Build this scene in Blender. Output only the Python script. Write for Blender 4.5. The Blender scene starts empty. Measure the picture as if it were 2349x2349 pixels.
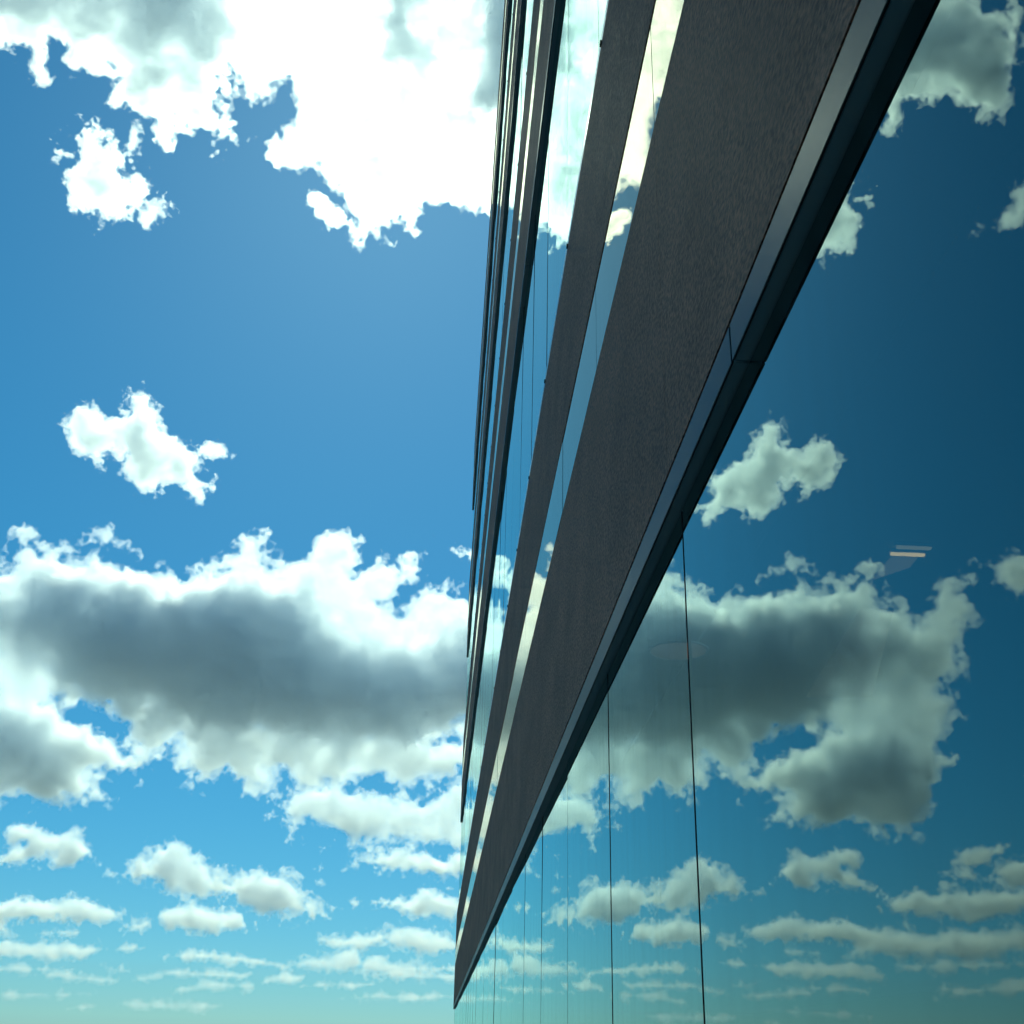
import bpy, bmesh, math, random
import numpy as np
from mathutils import Matrix, Vector
random.seed(7)
sc = bpy.context.scene
COL = sc.collection

# ------------------------------------------------------------------ camera
# The eye is at the origin, 0.39 m from the face of the building, which runs along +Y.
CAM_RIGHT = Vector((0.99797082, -0.06041579, 0.02010385))
CAM_UP = Vector((-0.04353787, -0.41708967, 0.90782193))
CAM_FWD = Vector((0.04646167, 0.90685508, 0.41887369))
cd = bpy.data.cameras.new('camera')
cam = bpy.data.objects.new('camera', cd)
COL.objects.link(cam)
cam.matrix_world = Matrix((CAM_RIGHT, CAM_UP, -CAM_FWD)).transposed().to_4x4()
cd.sensor_width = 36.0
cd.lens = 18.0 / math.tan(math.radians(46.8354 / 2))
cd.clip_start = 0.02
cd.clip_end = 400000.0
sc.camera = cam

# ------------------------------------------------------------------ sun, sky, exposure
SUN_DIR = Vector((-0.052, 0.726, 0.685)).normalized()
SUN_EL = math.asin(SUN_DIR.z)
SUN_AZ = math.atan2(SUN_DIR.x, SUN_DIR.y)
w = bpy.data.worlds.new('World')
sc.world = w
w.use_nodes = True
nt = w.node_tree
nt.nodes.clear()
out = nt.nodes.new('ShaderNodeOutputWorld')
bg = nt.nodes.new('ShaderNodeBackground')
sky = nt.nodes.new('ShaderNodeTexSky')
sky.sky_type = 'NISHITA'
sky.sun_disc = False
sky.sun_elevation = SUN_EL
sky.sun_rotation = SUN_AZ
sky.altitude = 200.0
sky.air_density = 1.0
sky.dust_density = 0.3
sky.ozone_density = 4.0
bg.inputs['Strength'].default_value = 0.115
hs = nt.nodes.new('ShaderNodeHueSaturation')
hs.inputs['Saturation'].default_value = 1.33
hs.inputs['Hue'].default_value = 0.485
gm_ = nt.nodes.new('ShaderNodeGamma'); gm_.inputs['Gamma'].default_value = 0.8
nt.links.new(sky.outputs[0], gm_.inputs['Color'])
nt.links.new(gm_.outputs[0], hs.inputs['Color'])
tint = nt.nodes.new('ShaderNodeMix'); tint.data_type = 'RGBA'; tint.blend_type = 'MULTIPLY'
tint.inputs['Factor'].default_value = 1.0
tint.inputs['B'].default_value = (.52, .80, 1.05, 1)
nt.links.new(hs.outputs[0], tint.inputs['A'])
nt.links.new(tint.outputs['Result'], bg.inputs['Color'])
nt.links.new(bg.outputs[0], out.inputs['Surface'])

sd = bpy.data.lights.new('sun', 'SUN')
sd.energy = 4.1
sd.angle = math.radians(0.5)
sd.color = (1.0, 0.92, 0.74)
so = bpy.data.objects.new('sun', sd)
COL.objects.link(so)
so.rotation_euler = SUN_DIR.to_track_quat('Z', 'Y').to_euler()

vs = sc.view_settings
sc.display_settings.display_device = 'sRGB'
vs.view_transform = 'Standard'
vs.look = 'None'
vs.gamma = 1.0
vs.use_curve_mapping = False
vs.exposure = 0.03
vs.use_white_balance = True
vs.white_balance_temperature = 6000
vs.white_balance_tint = -20
cy = sc.cycles
cy.max_bounces = 32
cy.diffuse_bounces = 3
cy.glossy_bounces = 4
cy.transmission_bounces = 6
cy.volume_bounces = 22
cy.adaptive_threshold = 0.05
cy.adaptive_min_samples = 20
cy.transparent_max_bounces = 96
cy.use_denoising = True

# ------------------------------------------------------------------ helpers
def tag(o, label=None, cat=None, group=None, kind=None):
    if label: o['label'] = label
    if cat: o['category'] = cat
    if group: o['group'] = group
    if kind: o['kind'] = kind
    return o

def mesh_obj(name, verts, faces, mat, parent=None, smooth=False):
    me = bpy.data.meshes.new(name)
    me.from_pydata(verts, [], faces)
    if mat: me.materials.append(mat)
    if smooth: me.shade_smooth()
    me.update()
    return link(name, me, parent)

def link(name, me, parent=None, loc=None):
    o = bpy.data.objects.new(name, me)
    COL.objects.link(o)
    if parent: o.parent = parent
    if loc: o.location = loc
    return o

def boxes_mesh(name, boxes, mat, bevel=0.0):
    bm = bmesh.new()
    for x0, x1, y0, y1, z0, z1 in boxes:
        v = [bm.verts.new(c) for c in ((x0,y0,z0),(x1,y0,z0),(x1,y1,z0),(x0,y1,z0),(x0,y0,z1),(x1,y0,z1),(x1,y1,z1),(x0,y1,z1))]
        for f in ((3,2,1,0),(4,5,6,7),(0,1,5,4),(1,2,6,5),(2,3,7,6),(3,0,4,7)):
            bm.faces.new([v[i] for i in f])
    if bevel:
        bmesh.ops.bevel(bm, geom=bm.edges[:], offset=bevel, segments=1, affect='EDGES')
    me = bpy.data.meshes.new(name)
    bm.to_mesh(me); bm.free()
    if mat: me.materials.append(mat)
    return me

def box(name, b, mat, parent=None, bevel=0.0):
    return link(name, boxes_mesh(name, [b], mat, bevel), parent)

def new_mat(name):
    m = bpy.data.materials.new(name)
    m.use_nodes = True
    m.node_tree.nodes.clear()
    return m, m.node_tree.nodes, m.node_tree.links

def out_surface(n, l, shader):
    o = n.new('ShaderNodeOutputMaterial')
    l.new(shader, o.inputs['Surface'])
    return o

def simple(name, col, rough=0.6, metal=0.0, spec=0.5):
    m, n, l = new_mat(name)
    p = n.new('ShaderNodeBsdfPrincipled')
    p.inputs['Base Color'].default_value = (*col, 1)
    p.inputs['Roughness'].default_value = rough
    p.inputs['Metallic'].default_value = metal
    p.inputs['Specular IOR Level'].default_value = spec
    out_surface(n, l, p.outputs[0])
    return m

# ------------------------------------------------------------------ materials
def granite(name, c0, c1):
    m, n, l = new_mat(name)
    tc = n.new('ShaderNodeTexCoord')
    fine = n.new('ShaderNodeTexNoise'); fine.inputs['Scale'].default_value = 150; fine.inputs['Detail'].default_value = 4
    mid = n.new('ShaderNodeTexNoise'); mid.inputs['Scale'].default_value = 6; mid.inputs['Detail'].default_value = 5
    mp = n.new('ShaderNodeMapping'); mp.inputs['Scale'].default_value = (1, .5, 0.8)
    mf = n.new('ShaderNodeMapping'); mf.inputs['Scale'].default_value = (1, .5, 1)
    l.new(tc.outputs['Object'], mf.inputs['Vector']); l.new(mf.outputs[0], fine.inputs['Vector'])
    l.new(tc.outputs['Object'], mp.inputs['Vector']); l.new(mp.outputs[0], mid.inputs['Vector'])
    r = n.new('ShaderNodeValToRGB')
    r.color_ramp.elements[0].position = 0.36; r.color_ramp.elements[0].color = (*c0, 1)
    r.color_ramp.elements[1].position = 0.66; r.color_ramp.elements[1].color = (*c1, 1)
    l.new(fine.outputs['Fac'], r.inputs['Fac'])
    mr = n.new('ShaderNodeMapRange'); mr.inputs['From Min'].default_value = .3; mr.inputs['From Max'].default_value = .7
    mr.inputs['To Min'].default_value = .8; mr.inputs['To Max'].default_value = 1.15
    l.new(mid.outputs['Fac'], mr.inputs['Value'])
    mx = n.new('ShaderNodeMix'); mx.data_type = 'RGBA'; mx.blend_type = 'MULTIPLY'; mx.inputs['Factor'].default_value = 1
    l.new(r.outputs[0], mx.inputs['A']); l.new(mr.outputs[0], mx.inputs['B'])
    bp = n.new('ShaderNodeBump'); bp.inputs['Strength'].default_value = .25; bp.inputs['Distance'].default_value = .002
    l.new(fine.outputs['Fac'], bp.inputs['Height'])
    p = n.new('ShaderNodeBsdfPrincipled')
    p.inputs['Roughness'].default_value = .75
    p.inputs['Specular IOR Level'].default_value = .2
    l.new(mx.outputs['Result'], p.inputs['Base Color']); l.new(bp.outputs[0], p.inputs['Normal'])
    out_surface(n, l, p.outputs[0])
    return m

def coated_glass(name, tint, r0, trans, rough=0.0):
    """Solar-control glass: a reflective coat over tinted glass (Schlick reflectance from r0)."""
    m, n, l = new_mat(name)
    lw = n.new('ShaderNodeLayerWeight'); lw.inputs['Blend'].default_value = 0.5    # Facing = 1 - cos
    pw = n.new('ShaderNodeMath'); pw.operation = 'POWER'; pw.inputs[1].default_value = 5.0
    mr = n.new('ShaderNodeMapRange'); mr.inputs['To Min'].default_value = r0; mr.inputs['To Max'].default_value = 1.0
    l.new(lw.outputs['Facing'], pw.inputs[0]); l.new(pw.outputs[0], mr.inputs['Value'])
    tr = n.new('ShaderNodeBsdfTransparent'); tr.inputs['Color'].default_value = (*trans, 1)
    gl = n.new('ShaderNodeBsdfGlossy'); gl.inputs['Roughness'].default_value = rough; gl.inputs['Color'].default_value = (*tint, 1)
    mx = n.new('ShaderNodeMixShader')
    l.new(mr.outputs[0], mx.inputs[0]); l.new(tr.outputs[0], mx.inputs[1]); l.new(gl.outputs[0], mx.inputs[2])
    # a film of dust, in run marks
    tc = n.new('ShaderNodeTexCoord'); mp = n.new('ShaderNodeMapping'); mp.inputs['Scale'].default_value = (1, 14, 1.2)
    nz = n.new('ShaderNodeTexNoise'); nz.inputs['Scale'].default_value = 2.0; nz.inputs['Detail'].default_value = 7
    du = n.new('ShaderNodeMapRange'); du.inputs['From Min'].default_value = .42; du.inputs['From Max'].default_value = .8
    du.inputs['To Min'].default_value = .004; du.inputs['To Max'].default_value = .07
    df = n.new('ShaderNodeBsdfDiffuse'); df.inputs['Color'].default_value = (.5, .48, .44, 1)
    m2 = n.new('ShaderNodeMixShader')
    l.new(tc.outputs['Object'], mp.inputs['Vector']); l.new(mp.outputs[0], nz.inputs['Vector']); l.new(nz.outputs['Fac'], du.inputs['Value'])
    l.new(du.outputs[0], m2.inputs[0]); l.new(mx.outputs[0], m2.inputs[1]); l.new(df.outputs[0], m2.inputs[2])
    out_surface(n, l, m2.outputs[0])
    return m

M_GRAN = granite('granite_spandrel', (.20, .085, .052), (.54, .215, .125))
M_GRAN2 = granite('granite_sill_course', (.18, .078, .047), (.48, .195, .113))
M_GLASS = coated_glass('vision_glass', (.82, 1.0, .97), .20, (.10, .13, .13))
M_STRIP = coated_glass('spandrel_glass', (1.0, .93, .78), .22, (.02, .02, .02))
M_STEEL = simple('satin_steel', (.042, .044, .043), .46, 1.0)
M_BLACK = simple('black_soffit', (.32, .32, .32), .55, 0, .3)
M_GASKET = simple('black_gasket', (.01, .01, .01), .8, 0, .1)
M_ALU = simple('aluminium_trim', (.55, .56, .56), .35, 1.0)
M_ROOM = simple('room_plaster', (.30, .29, .27), .9)
M_ROOF = simple('roof_membrane', (.2, .2, .2), .9)

# ------------------------------------------------------------------ ground
gm, n, l = new_mat('ground_dry')
tc = n.new('ShaderNodeTexCoord'); nz = n.new('ShaderNodeTexNoise'); nz.inputs['Scale'].default_value = .004; nz.inputs['Detail'].default_value = 8
rp = n.new('ShaderNodeValToRGB'); rp.color_ramp.elements[0].color = (.13, .14, .09, 1); rp.color_ramp.elements[1].color = (.30, .28, .24, 1)
pb = n.new('ShaderNodeBsdfPrincipled'); pb.inputs['Roughness'].default_value = .95
l.new(tc.outputs['Object'], nz.inputs['Vector']); l.new(nz.outputs['Fac'], rp.inputs['Fac']); l.new(rp.outputs[0], pb.inputs['Base Color'])
out_surface(n, l, pb.outputs[0])
GZ = -21.0
ring = [(90000*math.cos(a*math.pi/32), 90000*math.sin(a*math.pi/32), GZ) for a in range(64)]
tag(mesh_obj('ground', ring, [list(range(64))], gm), kind='structure')

# ------------------------------------------------------------------ the building
Y0, Y1 = -6.0, 28.0
FACE, GLASS = 0.392, 0.4185
bld = bpy.data.objects.new('office_building', None)
bld.location = (FACE, Y1, GZ)
COL.objects.link(bld)
tag(bld, 'dark granite office block with ribbons of mirror glass, seen along its face from close up', 'building')
ORG = Vector((FACE, Y1, GZ))

# parts are built in world coordinates and shifted to the building's own origin
def bpart(name, boxes, mat, bevel=0.0, parent=None):
    o = link(name, boxes_mesh(name, boxes, mat, bevel), parent or bld)
    return o
def bshift(o):
    o.location = -ORG
    return o

H_SOF, H_P1, H_A1, H_Q1, H_B1 = 0.932, 0.9955, 1.850, 2.145, 2.908
FLOOR = 4.0
STOREYS = [0, 1, 2, 3]
def cuts(phase, pitch):
    ys = [Y0]
    k = math.ceil((Y0 + .2 - phase) / pitch)
    while phase + k * pitch < Y1 - .2:
        ys.append(phase + k * pitch); k += 1
    return ys + [Y1]
GAP = .004

def panel_row(name, mat, x0, x1, z0, z1, ys, bevel=.0015, jitter=0.0, GAP=.003):
    for a, b in zip(ys[:-1], ys[1:]):
        j = random.uniform(-jitter, jitter)
        bshift(bpart(name, [(x0 + j, x1, a + GAP, b - GAP, z0, z1)], mat, bevel))

for k in [-1] + STOREYS:
    z = FLOOR * k
    top = (k == STOREYS[-1])
    # dark soffit, set between the face and the glass
    panel_row('soffit_panel', M_BLACK, FACE + .0045, .46, z + H_SOF + .001, z + H_SOF + .03, cuts(1.46, 5.18), .001)
    # polished steel strip, granite spandrel, glass strip, granite sill course
    panel_row('steel_strip', M_STEEL, FACE, FACE + .004, z + H_SOF, z + H_P1, cuts(1.46, 5.18), .001, .0006)
    panel_row('granite_panel', M_GRAN, FACE, .46, z + H_P1 + .006, z + H_A1 - .004, cuts(1.965, 7.035), .0005, .0003, .0004)
    panel_row('glass_strip', M_STRIP, FACE, .41, z + H_A1, z + H_Q1, cuts(1.965, 1.005 * 1.0), .0, .0008)
    panel_row('sill_panel', M_GRAN2, FACE - .0015, .46, z + H_Q1 + .004, z + H_B1, cuts(1.965, 7.035), .0005, .0003, .0004)
    # backing so that nothing shows through the joints
    bshift(bpart('spandrel_backing', [(.462, .62, Y0, Y1, z + H_SOF + .032, z + H_B1 + .02)], M_BLACK))
    if not top:
        bshift(bpart('sill_trim', [(FACE - .001, .4175, Y0, Y1, z + H_B1 + .001, z + H_B1 + .038)], M_ALU))
        for y in [5.84 + 1.03 * i for i in range(-4, 21)]:
            bshift(bpart('sill_clip', [(FACE - .0065, FACE - .0012, y - .009, y + .009, z + H_B1 - .004, z + H_B1 + .009)], M_GASKET))

# window panes: one shared, faintly pillowed sheet, copied along every storey
PITCH = 1.03
def pane_mesh(wd, ht, bulge):
    nx, nz_ = 16, 20
    vs_, fs = [], []
    for j in range(nz_ + 1):
        for i in range(nx + 1):
            u, v = 2*i/nx - 1, 2*j/nz_ - 1
            vs_.append((-bulge*(1-u*u)*(1-v*v), u*wd/2, v*ht/2))
    for j in range(nz_):
        for i in range(nx):
            a = j*(nx+1)+i
            fs.append((a, a+nx+1, a+nx+2, a+1))
    me = bpy.data.meshes.new('window_pane')
    me.from_pydata(vs_, [], fs); me.materials.append(M_GLASS); me.shade_smooth(); me.update()
    return me
PH = FLOOR - H_B1 - .034 + H_SOF - .004
PANES = [pane_mesh(PITCH - .012, PH, b) for b in (.0003, .0006, -.0004)]
GK = boxes_mesh('pane_gasket', [(-.0008, .012, -.0045, .0045, -PH/2, PH/2)], M_GASKET)
for k in STOREYS:
    zc = FLOOR * k + H_SOF - .002 - PH / 2
    y = 1.98 - PITCH * 8
    i = 0
    while y < Y1 - .3:
        yn = min(y + PITCH * (2 if y < 1.9 else 1), Y1)

        me = random.choice(PANES)
        o = link('window_pane', me, bld, Vector((GLASS, (y + yn) / 2, zc)) - ORG)
        if abs(yn - y - PITCH) > .01: o.scale = (1, (yn - y) / PITCH, 1)
        o.rotation_euler = (0, random.gauss(0, .0009), random.gauss(0, .0012))
        g = link('pane_gasket', GK, bld, Vector((GLASS, yn, zc)) - ORG)
        if i % 2: g.scale = (.5, .45, 1)
        y = yn; i += 1

# floors, back wall, far end, roof
for k in [-1] + STOREYS:
    z = FLOOR * k
    bshift(bpart('floor_slab', [(.63, 14, Y0, Y1 - .05, z + H_SOF + .04, z + H_SOF + 1.0)], M_ROOM))
bshift(bpart('core_wall', [(7.0, 7.2, Y0, Y1 - .06, -3.0, 12.9)], M_ROOM))
bshift(bpart('end_wall', [(.45, 14, Y1 - .049, Y1 - .002, GZ, 12 + H_B1 - .05)], M_GRAN))
bshift(bpart('near_wall', [(.45, 14, Y0 - .3, Y0 - .002, GZ, 12 + H_B1 - .05)], M_GRAN))
bshift(bpart('rear_wall', [(14.001, 14.3, Y0, Y1, GZ, 12 + H_B1 - .05)], M_GRAN))
bshift(bpart('base_wall', [(FACE, 14, Y0, Y1, GZ, -4 + H_SOF - .002)], M_GRAN))
bshift(bpart('roof', [(.47, 14, Y0, Y1 - .05, 12 + H_SOF + 1.01, 12 + H_B1 - .1)], M_ROOF))

# ------------------------------------------------------------------ lamps and added glow patches seen through the nearest panes
def glow_mat(name, col, st):
    m, n, l = new_mat(name)
    e = n.new('ShaderNodeEmission'); e.inputs['Color'].default_value = (*col, 1); e.inputs['Strength'].default_value = st
    out_surface(n, l, e.outputs[0])
    return m
M_DOWN = glow_mat('downlight_lens', (1, .42, .3), .30)
M_TUBE = glow_mat('tube_glow', (1, .50, .22), 4.5)
M_TUBE2 = glow_mat('tube_dim', (1, .66, .4), .9)
def disc_mesh(name, r0, r1, z0, z1, mat, seg=40):
    vs_, fs = [], []
    for a in range(seg):
        c, s_ = math.cos(2*math.pi*a/seg), math.sin(2*math.pi*a/seg)
        vs_ += [(r0*c, r0*s_, z0), (r1*c, r1*s_, z0), (r1*c, r1*s_, z1), (r0*c, r0*s_, z1)]
    for a in range(seg):
        i, j = 4*a, 4*((a+1) % seg)
        for q in range(4):
            fs.append((i+q, i+(q+1) % 4, j+(q+1) % 4, j+q))
    me = bpy.data.meshes.new(name); me.from_pydata(vs_, [], fs); me.materials.append(mat); me.update()
    return me
dl = bpy.data.objects.new('ceiling_light', None); COL.objects.link(dl); dl.location = (.583, 2.88, .962)
tag(dl, 'round ceiling light glowing faintly behind the mirror glass, between the two clearest joints', 'ceiling light')
link('trim_ring', disc_mesh('trim_ring', .072, .079, -.006, -.001, M_ALU), dl)
link('lens', disc_mesh('lens', .001, .071, -.004, -.001, M_DOWN), dl)
for y, mt, lab in ((2.207, M_TUBE, 'bright warm strip light behind the mirror glass at right, the lower of two'),
                   (2.172, M_TUBE2, 'dim strip light behind the mirror glass at right, the upper of two')):
    t = bpy.data.objects.new('strip_light', None); COL.objects.link(t); t.location = (.935, y, .968)
    tag(t, lab, 'strip light', 'strip lights on the ceiling behind the glass')
    link('lamp_body', boxes_mesh('lamp_body', [(-.04, .04, -.005, .005, -.003, .003)], M_ALU, .001), t)
    link('tube', boxes_mesh('tube', [(-.036, .036, -.0035, .0035, -.009, -.0035)], mt, .001), t)

def prism(name, poly, z0, z1, mat):
    n_ = len(poly)
    return mesh_obj(name, [(x, y, z0) for x, y in poly] + [(x, y, z1) for x, y in poly],
                    [list(range(n_))[::-1], list(range(n_, 2*n_))] + [(i, (i+1) % n_, n_ + (i+1) % n_, n_ + i) for i in range(n_)], mat)
tag(prism('glow_patch', [(.913, 2.228), (.966, 2.226), (.969, 2.286), (.917, 2.363)], .966, .9705, glow_mat('patch_glow', (1, .55, .32), .42)),  # no real fixture: emissive slab added to imitate the warm ghost glow
    'small warm patch of added glow behind the mirror glass, just below the strip lights', 'glow patch', 'added glow patches behind the glass')
tag(prism('glow_patch', [(.953, 2.554), (1.028, 2.546), (1.221, 3.261), (1.036, 3.286)], .966, .9705, glow_mat('patch_dim', (1, .5, .36), .09)),  # second added slab, dim emission standing in for the glow's lower wedge
    'large faint brownish patch of added glow seen through the mirrored dark cloud', 'glow patch', 'added glow patches behind the glass')

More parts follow.
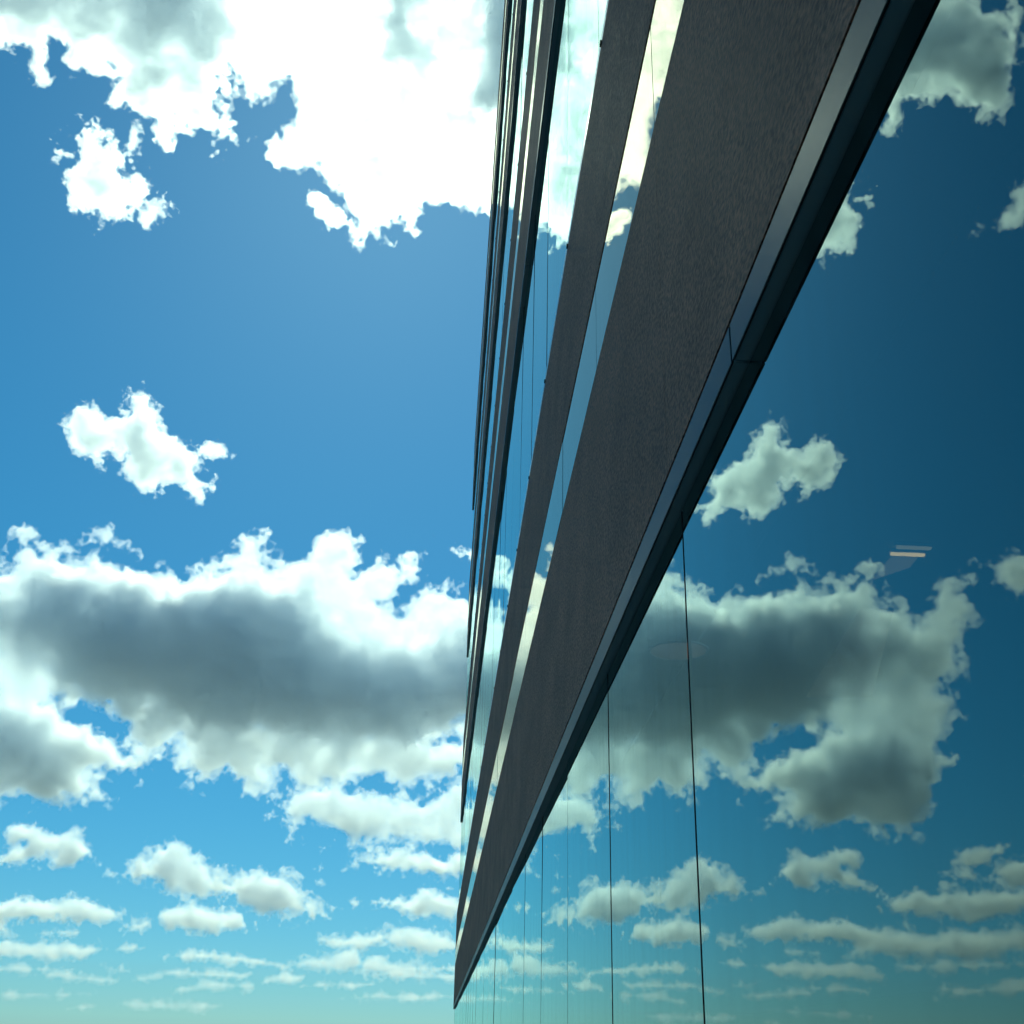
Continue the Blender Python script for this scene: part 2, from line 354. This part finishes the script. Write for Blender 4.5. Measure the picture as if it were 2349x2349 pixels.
# ------------------------------------------------------------------ clouds
CLOUDS = [
    ('broad white cloud at the top, blown out where it covers the sun', 0.292, 0.0718, 1, [
        (1.09, 0.79, [(-16.65,48.74),(-15.38,43.31),(-14.57,42.93),(-13.49,42.47),(-12.35,42.47),(-12.16,43.2),(-11.63,43.87),(-11.26,43.22),(-11.21,42.52),(-10.97,41.61),(-11.66,41.39),(-12.34,40.69),(-12.27,40.28),(-11.44,40.1),(-10.91,39.82),(-10.02,40.3),(-9.16,39.92),(-8.1,39.32),(-7.34,38.42),(-6.76,37.61),(-6.35,36.78),(-5.74,37.02),(-4.32,37.14),(-4.71,37.8),(-4.09,38.03),(-3.26,37.85),(-3.01,38.67),(-2.74,39.24),(-1.58,39.13),(-0.26,38.95),(1.05,38.87),(2.03,38.78),(4.31,39.55),(5.27,43.63),(4.09,50.69)]),
        (4.44, 0.79, [(-6.97,50.13),(-6.65,46.31),(-7.02,44.67),(-4.8,44.76),(-2.71,44.62),(-1.91,45.31),(-2.88,46.28),(-3.84,47.0),(-3.33,50.43)]),
        (4.44, 0.79, [(-0.56,50.58),(-0.42,46.41),(-0.15,43.77),(0.66,43.21),(2.52,43.62),(3.28,47.08),(3.16,50.68)]),
    ]),
    ('ragged grey-bellied cloud in the top left corner', 0.34, 0.0718, 1, [
        (2.54, 0.79, [(-33.28,44.02),(-31.93,40.63),(-30.11,40.48),(-29.12,41.61),(-27.73,41.71),(-26.81,41.54),(-26.12,41.63),(-25.35,41.05),(-25.48,41.93),(-25.01,42.3),(-24.36,42.14),(-23.78,41.72),(-22.98,42.04),(-22.0,42.35),(-21.23,41.79),(-21.13,40.88),(-20.04,40.78),(-19.2,41.08),(-17.97,41.11),(-18.39,40.31),(-18.11,39.78),(-17.66,40.47),(-16.32,40.73),(-15.44,40.3),(-14.62,40.92),(-15.07,41.55),(-15.76,41.78),(-15.63,42.63),(-15.46,43.3),(-14.79,43.94),(-15.65,48.92)]),
        (4.44, 1.05, [(-23.07,47.29),(-22.21,43.84),(-21.39,42.9),(-19.66,42.85),(-18.0,43.78),(-16.64,44.85),(-16.23,46.51),(-16.81,48.7)]),
    ]),
    ('little torn scrap of cloud hanging below the blown-out cloud', 0.19, 0.0365, 1, [
        (1.46, 0.39, [(-9.66,39.01),(-9.05,39.21),(-8.16,38.57),(-7.17,38.31),(-7.27,37.81),(-8.27,37.64),(-8.91,38.24)]),
    ]),
    ('small ragged white cloud at upper left, below the corner cloud', 0.267, 0.0456, 1, [
        (1.94, 0.92, [(-22.96,38.89),(-22.77,39.77),(-22.03,39.78),(-21.82,39.53),(-20.69,39.21),(-20.24,38.6),(-19.68,38.12),(-18.74,37.96),(-18.61,37.39),(-19.18,36.66),(-19.86,36.45),(-20.48,36.01),(-20.53,35.63),(-21.45,35.91),(-22.03,36.49),(-22.88,37.01),(-23.1,37.31),(-22.45,38.07)]),
        (0.49, 0.26, [(-24.08,37.77),(-23.41,38.42),(-23.05,38.16),(-23.72,37.51)]),
        (0.39, 0.26, [(-20.4,39.52),(-19.93,39.74),(-19.8,39.23),(-20.15,39.15)]),
        (0.39, 0.26, [(-18.57,36.54),(-17.85,37.3),(-17.63,36.98),(-18.22,36.31)]),
    ]),
    ('white cloud with a pointed crown alone in the blue at middle left', 0.254, 0.0396, 1, [
        (2.19, 1.05, [(-19.97,27.32),(-19.37,27.31),(-18.86,27.41),(-18.44,27.3),(-17.82,27.59),(-17.46,28.54),(-16.81,28.72),(-16.42,28.09),(-15.75,27.44),(-15.11,26.9),(-14.22,26.52),(-13.58,25.97),(-13.55,25.33),(-12.72,24.8),(-13.36,24.53),(-14.6,24.68),(-15.6,24.21),(-16.56,24.39),(-17.53,25.37),(-18.09,25.53),(-18.74,25.16),(-19.81,25.6),(-20.09,26.3)]),
    ]),
    ('tiny round puff of cloud beside the pointed cloud', 0.127, 0.0304, 1, [
        (1.21, 0.52, [(-13.95,26.56),(-13.33,27.03),(-12.45,26.76),(-12.26,26.4),(-12.91,26.13),(-13.69,26.21)]),
    ]),
    ('huge dark-bellied cloud with bright fringes across the middle of the sky', 0.389, 0.079, 1, [
        (1.21, 0.52, [(-24.18,20.21),(-25.37,19.86),(-25.59,18.86),(-24.56,17.86),(-24.57,16.44),(-23.4,15.68),(-23.85,14.2),(-22.59,12.97),(-19.94,13.3),(-18.43,13.95),(-15.84,14.23),(-13.7,14.69),(-11.63,14.26),(-9.81,13.91),(-7.93,13.17),(-4.57,13.11),(0.64,13.95),(5.29,14.3),(5.68,19.84),(2.47,20.31),(0.85,20.66),(-0.49,20.87),(-1.87,20.55),(-2.94,19.97),(-3.77,20.06),(-2.99,20.75),(-1.94,21.72),(-2.12,22.43),(-3.37,22.1),(-4.16,21.46),(-4.88,21.81),(-5.51,22.61),(-6.79,22.84),(-7.37,22.4),(-7.39,21.88),(-8.59,21.58),(-9.68,21.54),(-10.68,21.95),(-11.44,21.55),(-12.17,21.02),(-13.04,20.67),(-14.15,21.04),(-15.22,21.16),(-16.35,20.94),(-17.27,21.13),(-17.61,21.58),(-18.65,21.04),(-19.67,21.13),(-20.2,20.67),(-20.56,21.23),(-21.25,21.6),(-21.48,20.95),(-21.17,20.02),(-21.88,19.41),(-22.59,19.41),(-23.06,18.84)]),
        (5.39, 0.85, [(-23.47,17.57),(-22.42,18.59),(-21.11,19.17),(-19.6,20.15),(-18.05,20.51),(-16.62,20.34),(-15.1,20.42),(-13.23,20.14),(-11.72,20.69),(-9.87,20.88),(-7.67,20.69),(-6.47,19.62),(-5.03,18.68),(-3.36,18.14),(-1.45,18.23),(0.69,19.48),(3.88,19.3),(3.96,14.28),(0.62,14.46),(-3.3,13.55),(-7.19,13.46),(-9.78,13.66),(-12.31,13.71),(-15.76,13.76),(-18.06,13.87),(-19.48,15.75),(-22.44,16.54)]),
        (4.86, 1.18, [(-23.24,12.43),(-21.51,14.29),(-19.42,14.2),(-17.18,13.61),(-15.17,13.09),(-13.97,11.98),(-14.18,11.36),(-15.34,11.15),(-16.25,10.95),(-15.3,10.14),(-16.78,9.9),(-18.6,9.86),(-19.98,10.02),(-21.33,10.12),(-22.69,10.89)]),
        (2.43, 0.79, [(-15.98,15.08),(-13.79,15.3),(-11.76,15.24),(-9.91,14.77),(-7.94,14.42),(-4.66,14.24),(0.65,13.7),(2.64,13.62),(2.02,12.35),(-0.06,11.86),(-1.09,11.64),(-2.0,11.73),(-3.19,12.05),(-4.19,11.63),(-5.11,11.84),(-6.21,11.29),(-7.75,11.45),(-8.3,11.78),(-8.91,11.62),(-9.75,11.32),(-10.41,11.65),(-10.98,11.18),(-11.98,11.29),(-12.44,11.98),(-12.28,12.61),(-12.94,12.92),(-13.9,12.72),(-14.91,12.99)]),
    ]),
    ('layered grey and white cloud tucked under the huge cloud by the building', 0.219, 0.0456, 1, [
        (1.46, 0.66, [(-8.07,10.82),(-7.23,11.23),(-5.96,11.3),(-4.44,11.5),(-2.5,11.33),(-1.05,10.89),(-0.04,11.42),(0.73,11.69),(2.69,11.62),(2.76,8.91),(0.72,8.8),(-0.93,8.7),(-2.45,8.71),(-4.23,8.82),(-5.01,9.15),(-4.93,9.64),(-6.58,9.8),(-6.66,9.31),(-7.15,9.23),(-7.45,9.76),(-8.09,9.85),(-7.63,10.23)]),
        (3.38, 0.66, [(-5.86,10.2),(-4.38,10.76),(-2.44,10.47),(-1.75,9.76),(-3.0,9.23),(-4.78,9.4)]),
    ]),
    ('thin ragged cloud close to the building, under the layered cloud', 0.19, 0.0365, 1, [
        (2.22, 0.52, [(-3.67,8.12),(-2.69,8.52),(-1.69,8.67),(-0.8,8.58),(0.11,8.24),(0.72,8.74),(1.62,8.77),(1.65,7.8),(0.15,7.4),(-0.5,7.74),(-1.89,7.7),(-2.9,7.79)]),
        (0.63, 0.26, [(-4.19,8.34),(-3.87,8.29),(-3.84,7.87),(-4.16,7.86)]),
    ]),
    ('cloud with a grey base at the left edge, under the huge cloud', 0.19, 0.0365, 1, [
        (2.85, 0.66, [(-19.35,8.48),(-19.09,8.84),(-18.55,8.95),(-17.92,8.6),(-17.25,8.65),(-16.42,8.48),(-15.78,8.07),(-15.66,7.73),(-16.48,7.5),(-17.52,7.6),(-18.25,7.32),(-18.77,7.12),(-19.86,7.09),(-19.27,7.47),(-18.7,7.96),(-19.18,8.15)]),
    ]),
    ('long lumpy cloud of two heaps in the lower left sky', 0.222, 0.0396, 1, [
        (2.85, 0.79, [(-15.14,6.96),(-14.18,7.48),(-13.38,7.64),(-13.41,8.22),(-12.77,8.32),(-12.07,8.42),(-11.37,8.11),(-11.01,7.66),(-10.35,7.23),(-9.62,7.15),(-8.68,7.43),(-7.35,7.55),(-6.58,7.17),(-6.03,6.6),(-5.74,6.15),(-5.29,5.81),(-5.55,5.4),(-6.89,5.35),(-8.14,5.82),(-9.51,6.22),(-10.83,6.28),(-12.25,6.32),(-13.02,6.74),(-14.27,6.56)]),
    ]),
    ('grey-bellied cloud just below the long lumpy cloud', 0.158, 0.0335, 1, [
        (2.85, 0.66, [(-12.55,5.51),(-11.84,5.88),(-11.04,6.09),(-10.05,5.74),(-9.21,5.66),(-8.44,5.23),(-8.52,4.89),(-9.7,4.84),(-11.1,4.73),(-12.05,4.85)]),
    ]),
    ('low arched cloud running off the left edge of the picture', 0.158, 0.0335, 1, [
        (2.54, 0.52, [(-20.05,5.32),(-19.11,5.49),(-18.53,5.85),(-17.64,5.79),(-16.77,5.9),(-15.76,5.9),(-14.92,5.61),(-14.21,5.43),(-13.7,5.11),(-12.94,5.04),(-13.19,4.75),(-13.76,4.78),(-14.38,5.08),(-15.72,4.96),(-17.49,4.92),(-18.99,4.84),(-19.98,5.0)]),
    ]),
    ('rounded cloud with a grey base beside the far tip of the building', 0.158, 0.0335, 1, [
        (2.54, 0.52, [(-2.92,6.36),(-1.94,6.51),(-1.43,6.29),(-0.96,6.84),(-0.21,6.92),(0.81,6.59),(1.69,6.49),(1.71,5.9),(0.22,5.81),(-1.03,5.83),(-1.92,6.16)]),
    ]),
    ('faint flat cloud low at the left edge, below the arched cloud', 0.127, 0.0335, 0.78, [
        (1.9, 0.52, [(-20.03,3.6),(-18.85,4.09),(-17.35,4.16),(-16.06,4.33),(-15.15,4.21),(-14.19,3.87),(-15.03,3.51),(-15.45,3.32),(-16.55,3.33),(-18.07,3.37),(-19.94,3.18)]),
    ]),
    ('thin tapering cloud low in the middle, pointing left', 0.111, 0.0304, 0.78, [
        (1.58, 0.39, [(-11.99,3.63),(-11.24,3.99),(-10.31,4.03),(-9.24,3.95),(-8.04,3.77),(-6.71,3.53),(-6.93,3.41),(-8.25,3.54),(-10.25,3.58)]),
    ]),
    ('long low bank of cloud reaching the foot of the building', 0.143, 0.0335, 0.78, [
        (1.58, 0.52, [(-6.82,3.47),(-5.91,3.95),(-4.59,4.11),(-3.25,4.03),(-1.41,3.85),(0.92,3.68),(0.93,3.51),(-1.37,3.17),(-2.83,3.25),(-3.94,3.44),(-5.86,3.39)]),
    ]),
    ('bright flat cloud above the long low bank', 0.143, 0.0335, 0.91, [
        (1.9, 0.52, [(-5.49,4.65),(-4.78,4.85),(-3.55,4.83),(-2.48,5.21),(-1.25,5.3),(-0.0,5.16),(1.26,4.61),(0.78,4.25),(-0.94,4.21),(-2.31,4.52),(-3.51,4.25),(-4.73,4.33)]),
    ]),
    ('faint streak of cloud low at the left with a small tuft over its right end', 0.111, 0.0304, 0.585, [
        (1.27, 0.39, [(-17.74,2.75),(-16.49,3.01),(-15.15,2.85),(-13.69,2.79),(-13.77,2.58),(-15.31,2.52)]),
        (0.95, 0.26, [(-14.54,3.2),(-13.99,3.27),(-13.51,3.07),(-14.04,2.87)]),
    ]),
    ('faint small heap of cloud under the long low bank', 0.095, 0.0304, 0.585, [
        (1.27, 0.26, [(-7.64,2.83),(-6.92,3.24),(-5.94,3.05),(-6.63,2.75)]),
    ]),
    ('hazy flat cloud just over the bottom edge, left of the middle', 0.095, 0.0304, 0.52, [
        (1.27, 0.33, [(-11.49,2.43),(-10.15,2.81),(-7.93,2.77),(-8.02,2.49),(-10.11,2.42),(-11.35,2.27)]),
    ]),
    ('hazy flat cloud at the foot of the sky beside the building tip', 0.095, 0.0304, 0.455, [
        (1.27, 0.33, [(-4.32,2.25),(-2.54,2.58),(-0.61,2.62),(0.97,2.44),(-0.59,2.12),(-3.12,2.17)]),
    ]),
    ('palest thin streak of cloud along the bottom edge of the sky', 0.095, 0.0304, 0.39, [
        (0.95, 0.26, [(-13.75,1.74),(-12.32,1.92),(-10.04,1.93),(-8.88,1.83),(-10.45,1.54),(-12.5,1.59)]),
        (0.76, 0.21, [(-15.7,1.53),(-15.18,1.72),(-14.67,1.6),(-15.13,1.41)]),
    ]),
    ('small detached puff right of the long lumpy cloud', 0.095, 0.0304, 1, [
        (0.95, 0.26, [(-5.32,6.22),(-4.96,6.29),(-4.48,6.02),(-4.92,5.88)]),
        (0.82, 0.26, [(-4.25,6.38),(-3.92,6.45),(-3.58,6.16),(-3.95,6.03)]),
    ]),
    ('shred of cloud touching the building just above the huge cloud', 0.158, 0.0335, 1, [
        (0.76, 0.26, [(-0.16,22.85),(0.83,22.82),(1.27,22.64),(1.21,22.31),(0.28,22.54)]),
    ]),
    ('scattered crumbs of cloud between the layered cloud and the long lumpy one', 0.095, 0.0304, 1, [
        (0.51, 0.21, [(-5.72,8.66),(-5.42,8.79),(-5.31,8.53),(-5.58,8.43)]),
        (0.57, 0.21, [(-5.91,7.7),(-5.59,7.86),(-5.35,7.7),(-5.63,7.59)]),
        (0.57, 0.21, [(-5.76,7.18),(-5.47,7.24),(-5.31,7.03),(-5.54,6.93)]),
    ]),
    ('low row of broken cloud at the left, just under the faint flat cloud', 0.095, 0.0304, 0.65, [
        (1.08, 0.31, [(-19.27,2.95),(-18.03,3.14),(-17.05,3.08),(-16.2,3.19),(-15.95,3.03),(-17.33,2.85),(-19.23,2.74)]),
        (0.82, 0.26, [(-13.23,2.76),(-12.48,3.0),(-11.9,2.95),(-12.43,2.68)]),
    ]),
    ('thin row of cloud between the thin tapering cloud and the long low bank', 0.095, 0.0304, 0.65, [
        (1.08, 0.31, [(-12.47,2.93),(-11.37,3.3),(-9.97,3.2),(-8.56,3.14),(-7.86,3.21),(-8.54,2.95),(-10.85,2.84)]),
    ]),
    ('stacked thin layers of cloud under the bright flat cloud by the building', 0.095, 0.0304, 0.65, [
        (1.27, 0.34, [(-2.84,3.3),(-1.64,3.56),(-0.17,3.43),(1.3,3.4),(1.07,3.06),(-1.36,3.04)]),
        (0.95, 0.26, [(-5.91,2.71),(-4.26,2.96),(-2.56,2.86),(-3.75,2.64)]),
    ]),
    ('tattered low cloud left of the thin tapering cloud', 0.111, 0.0304, 0.78, [
        (1.08, 0.29, [(-14.1,3.98),(-13.34,4.24),(-12.64,4.1),(-12.83,3.87),(-13.62,3.81)]),
    ]),
    ('palest band of cloud low at the left corner of the sky', 0.095, 0.0304, 0.455, [
        (0.95, 0.29, [(-19.28,1.95),(-17.85,2.16),(-16.34,2.11),(-14.94,2.23),(-14.36,2.1),(-16.3,1.87),(-19.24,1.75)]),
    ]),
    ('small flat cloud between the low arched cloud and the faint flat cloud', 0.095, 0.0304, 0.65, [
        (0.95, 0.26, [(-17.61,4.42),(-16.77,4.61),(-15.65,4.57),(-15.85,4.43),(-17.05,4.33)]),
    ]),
    ('wispy cloud mirrored at the right edge, at the height of the huge cloud', 0.219, 0.0456, 1, [
        (1.21, 0.66, [(-27.03,20.88),(-27.6,21.41),(-28.91,21.36),(-28.93,19.42),(-27.44,19.73),(-27.05,20.27)]),
        (0.39, 0.21, [(-25.63,20.56),(-26.08,20.69),(-26.08,20.26),(-25.7,20.18)]),
    ]),
    ('short bright cloud mirrored low at the right edge', 0.158, 0.0365, 1.04, [
        (2.22, 0.52, [(-23.41,8.16),(-23.8,8.54),(-24.49,8.63),(-25.75,8.9),(-25.34,8.38),(-24.64,8.12),(-23.84,8.01)]),
    ]),
    ('cloud heap cut by the right edge in the mirroring glass', 0.19, 0.0396, 0.91, [
        (2.22, 0.52, [(-22.44,7.62),(-22.82,7.95),(-23.24,7.71),(-24.44,7.51),(-25.3,8.1),(-26.75,8.32),(-27.13,7.31),(-25.61,7.25),(-24.09,7.41)]),
    ]),
    ('long ridge of cloud mirrored low at the right', 0.19, 0.0396, 1.04, [
        (2.85, 0.59, [(-19.99,6.3),(-20.61,6.69),(-21.57,7.01),(-22.82,7.08),(-23.8,6.91),(-25.05,7.16),(-26.56,7.11),(-27.16,6.22),(-25.42,5.99),(-23.23,5.92),(-20.99,6.01)]),
    ]),
    ('broad faint bank of cloud mirrored under the long ridge', 0.19, 0.0396, 0.78, [
        (2.54, 0.59, [(-18.53,4.35),(-18.93,4.9),(-19.78,5.35),(-20.69,5.34),(-22.02,5.22),(-23.37,5.31),(-24.81,5.51),(-27.06,5.58),(-26.89,4.52),(-24.09,4.22),(-21.92,4.34),(-19.91,4.46)]),
    ]),
    ('dim streak of cloud mirrored below the faint bank', 0.127, 0.0365, 0.585, [
        (1.58, 0.39, [(-20.41,3.91),(-21.67,4.18),(-22.99,4.12),(-24.08,4.17),(-26.21,4.21),(-26.15,3.78),(-22.93,3.69),(-21.16,3.64)]),
    ]),
    ('lowest dim cloud mirrored in the bottom right corner', 0.127, 0.0365, 0.52, [
        (1.58, 0.39, [(-21.51,2.83),(-22.21,3.15),(-23.28,3.05),(-24.59,3.26),(-26.5,3.36),(-26.41,2.84),(-23.88,2.73)]),
    ]),
    ('small wisp mirrored near the top of the right edge', 0.194, 0.0456, 1, [
        (0.73, 0.52, [(-28.45,35.57),(-28.72,36.17),(-29.13,36.14),(-29.26,35.81),(-30.06,35.7),(-31.17,36.98),(-32.38,36.92),(-31.96,35.73),(-30.4,35.39),(-29.23,35.64)]),
    ]),
]

# every cloud: (label, edge roughness deg, voxel deg, density, parts of (thickness deg, rim deg, outline in azimuth/elevation deg))
def make_noise(shape, hurst, lo, seed, blur=0.0):
    rng = np.random.default_rng(seed)
    f = np.fft.rfftn(rng.standard_normal(shape).astype(np.float32))
    kx = np.fft.fftfreq(shape[0])[:, None, None]; ky = np.fft.fftfreq(shape[1])[None, :, None]; kz = np.fft.rfftfreq(shape[2])[None, None, :]
    kk = np.sqrt(kx*kx + ky*ky + kz*kz + (1.0/lo)**2)
    f *= kk ** (-(hurst + 1.5))
    f[0, 0, 0] = 0
    sd_ = np.fft.irfftn(f, s=shape).std()
    f *= np.exp(-2*(math.pi*blur)**2 * (kx*kx + ky*ky + kz*kz))
    x = np.fft.irfftn(f, s=shape).astype(np.float32)
    return x / sd_
NOISE = make_noise((256, 192, 96), .31, 56.0, 3)
SOFT = make_noise((256, 192, 96), .31, 56.0, 3, 2.2)      # the same billows without their finest crumbs

def poly_sd(poly, X, Y):
    """signed distance to a polygon, positive inside"""
    P = np.array(poly); Q = np.roll(P, -1, 0)
    d2 = np.full(X.shape, 1e9, np.float32); ins = np.zeros(X.shape, bool)
    for (ax, ay), (bx, by) in zip(P, Q):
        ex, ey = bx-ax, by-ay
        t = np.clip(((X-ax)*ex + (Y-ay)*ey) / (ex*ex+ey*ey+1e-12), 0, 1)
        d2 = np.minimum(d2, (X-ax-t*ex)**2 + (Y-ay-t*ey)**2)
        c = (ay > Y) != (by > Y)
        ins ^= c & (X < ax + (Y-ay)*ex/(ey if abs(ey) > 1e-9 else 1e-9))
    d = np.sqrt(d2)
    return np.where(ins, d, -d)

import openvdb
CLOUD_H = 1300.0
def cloud_mat(name, sigma):
    m, n, l = new_mat(name)
    s = n.new('ShaderNodeVolumeScatter')
    s.inputs['Color'].default_value = (1, 1, 1, 1)
    s.inputs['Density'].default_value = sigma
    s.inputs['Anisotropy'].default_value = .68
    a = n.new('ShaderNodeVolumeAbsorption')
    a.inputs['Color'].default_value = (0.0, .52, 1.0, 1)
    a.inputs['Density'].default_value = sigma * .030
    ad = n.new('ShaderNodeAddShader')
    l.new(s.outputs[0], ad.inputs[0]); l.new(a.outputs[0], ad.inputs[1])
    o = n.new('ShaderNodeOutputMaterial'); l.new(ad.outputs[0], o.inputs['Volume'])
    m.cycles.homogeneous_volume = True
    return m

def direction(az, el):
    a, e = math.radians(az), math.radians(el)
    return Vector((math.sin(a)*math.cos(e), math.cos(a)*math.cos(e), math.sin(e)))

def build_cloud(idx, label, amp, vox, sig, parts):
    pts = [p for _, _, poly in parts for p in poly]
    ds = [direction(*p) for p in pts]
    c = sum(ds, Vector()).normalized()
    right = c.cross(Vector((0, 0, 1))).normalized(); up = right.cross(c)
    dist = CLOUD_H / max(math.sin(math.asin(c.z)), .03)
    D = 57.29578
    def loc(p):
        d = direction(*p); k = D / d.dot(c)
        return (d.dot(right)*k, d.dot(up)*k)
    polys = [(T, r, [loc(p) for p in poly]) for T, r, poly in parts]
    allp = np.array([q for _, _, pl in polys for q in pl])
    Tm = max(T for T, _, _ in polys)
    pad = amp*3 + vox*3
    lo = allp.min(0) - pad; hi = allp.max(0) + pad
    nu, nv = (np.ceil((hi-lo)/vox).astype(int) + 1)
    vz = vox * 1.5
    nn = int(math.ceil((Tm + 2*pad) / vz)) + 1
    U, V = np.meshgrid(lo[0] + vox*np.arange(nu), lo[1] + vox*np.arange(nv), indexing='ij')
    zz = (np.arange(nn) - (nn-1)/2) * vz
    F = np.full((nu, nv, nn), -1e3, np.float32)
    st = max(.12, 1.2*amp)                      # size of the heaves, deg
    N2 = NOISE[:, :, (idx*17) % 96][np.ix_((np.arange(nu)*vox*2.2/st).astype(int) % 256, (np.arange(nv)*vox*2.2/st).astype(int) % 192)]
    for T, r, pl in polys:
        s = poly_sd(pl, U, V).astype(np.float32)
        # half thickness T/2 is reached a few rim widths inside the outline; it heaves from lobe to lobe
        heave = T/2 * np.clip(1 + (.10 if T > 3.5 else .2)*N2, .5, 1.6)
        q = np.abs(zz)[None, None, :] / heave[:, :, None]
        need = np.where(q < .985, -r*np.log(np.maximum(1-q, 1e-3)), 1e3).astype(np.float32)
        F = np.maximum(F, s[:, :, None] - need)
    F = np.maximum(F, -50*amp)
    off = [(idx*37) % 256, (idx*53) % 192, (idx*29) % 96]
    ix = np.ix_((np.arange(nu)+off[0]) % 256, (np.arange(nv)+off[1]) % 192, (np.arange(nn)+off[2]) % 96)
    grids = []
    for nz3 in (NOISE, SOFT):
        G = F + amp*(nz3[ix] + .6)
        G[0] = G[-1] = -9; G[:, 0] = G[:, -1] = -9; G[:, :, 0] = G[:, :, -1] = -9
        g = openvdb.FloatGrid(9.0)
        g.copyFromArray(np.clip(-G, -9, 9).astype(np.float32))
        grids.append(g)
    VS, FS, MI = [], [], []
    base = 0
    for mi, (g, iso) in enumerate(((grids[0], 0.0), (grids[0], -amp*.5), (grids[1], -amp*1.25))):
        v, t, qd = g.convertToPolygons(isovalue=iso, adaptivity=0.0)
        if len(v) == 0: continue
        VS.append(v)
        FS.append((t.astype(np.int64) + base, qd.astype(np.int64) + base)); MI.append(mi)
        base += len(v)
    v = np.concatenate(VS)
    uu = (lo[0] + v[:, 0]*vox)/D; vv = (lo[1] + v[:, 1]*vox)/D; ww = ((v[:, 2] - (nn-1)/2)*vz)/D
    W = (np.outer(uu, right) + np.outer(vv, up) + np.outer(ww, c)) * dist
    me = bpy.data.meshes.new('cloud')
    loops, starts, mats = [], [], []
    pos = 0
    for (t, qd), mi in zip(FS, MI):
        for arr, k in ((t, 3), (qd, 4)):
            if len(arr):
                loops.append(arr[:, ::-1].reshape(-1)); starts.append(pos + np.arange(len(arr))*k); pos += arr.size
                mats.append(np.full(len(arr), mi))
    loops = np.concatenate(loops).astype(np.int32); starts = np.concatenate(starts).astype(np.int32); mats = np.concatenate(mats).astype(np.int32)
    me.vertices.add(len(W)); me.vertices.foreach_set('co', W.astype(np.float32).reshape(-1))
    me.loops.add(len(loops)); me.loops.foreach_set('vertex_index', loops)
    me.polygons.add(len(starts)); me.polygons.foreach_set('loop_start', starts)
    per_m = dist * math.pi / 180
    me.materials.append(cloud_mat('cloud_wisp', TAU_WISP*sig/per_m))
    me.materials.append(cloud_mat('cloud_fringe', TAU_THIN*sig/per_m))
    me.materials.append(cloud_mat('cloud_body', TAU_BODY*sig/per_m))
    me.polygons.foreach_set('material_index', mats)
    me.update(); me.validate()
    o = link('cloud', me)
    o.location = c*dist
    tag(o, label, 'cloud', 'cumulus clouds over the building')
    return len(starts)
TAU_WISP, TAU_THIN, TAU_BODY = .45, .95, 1.6
tot = 0
for i, cl in enumerate(CLOUDS):
    tot += build_cloud(i, *cl)
print('cloud faces', tot)
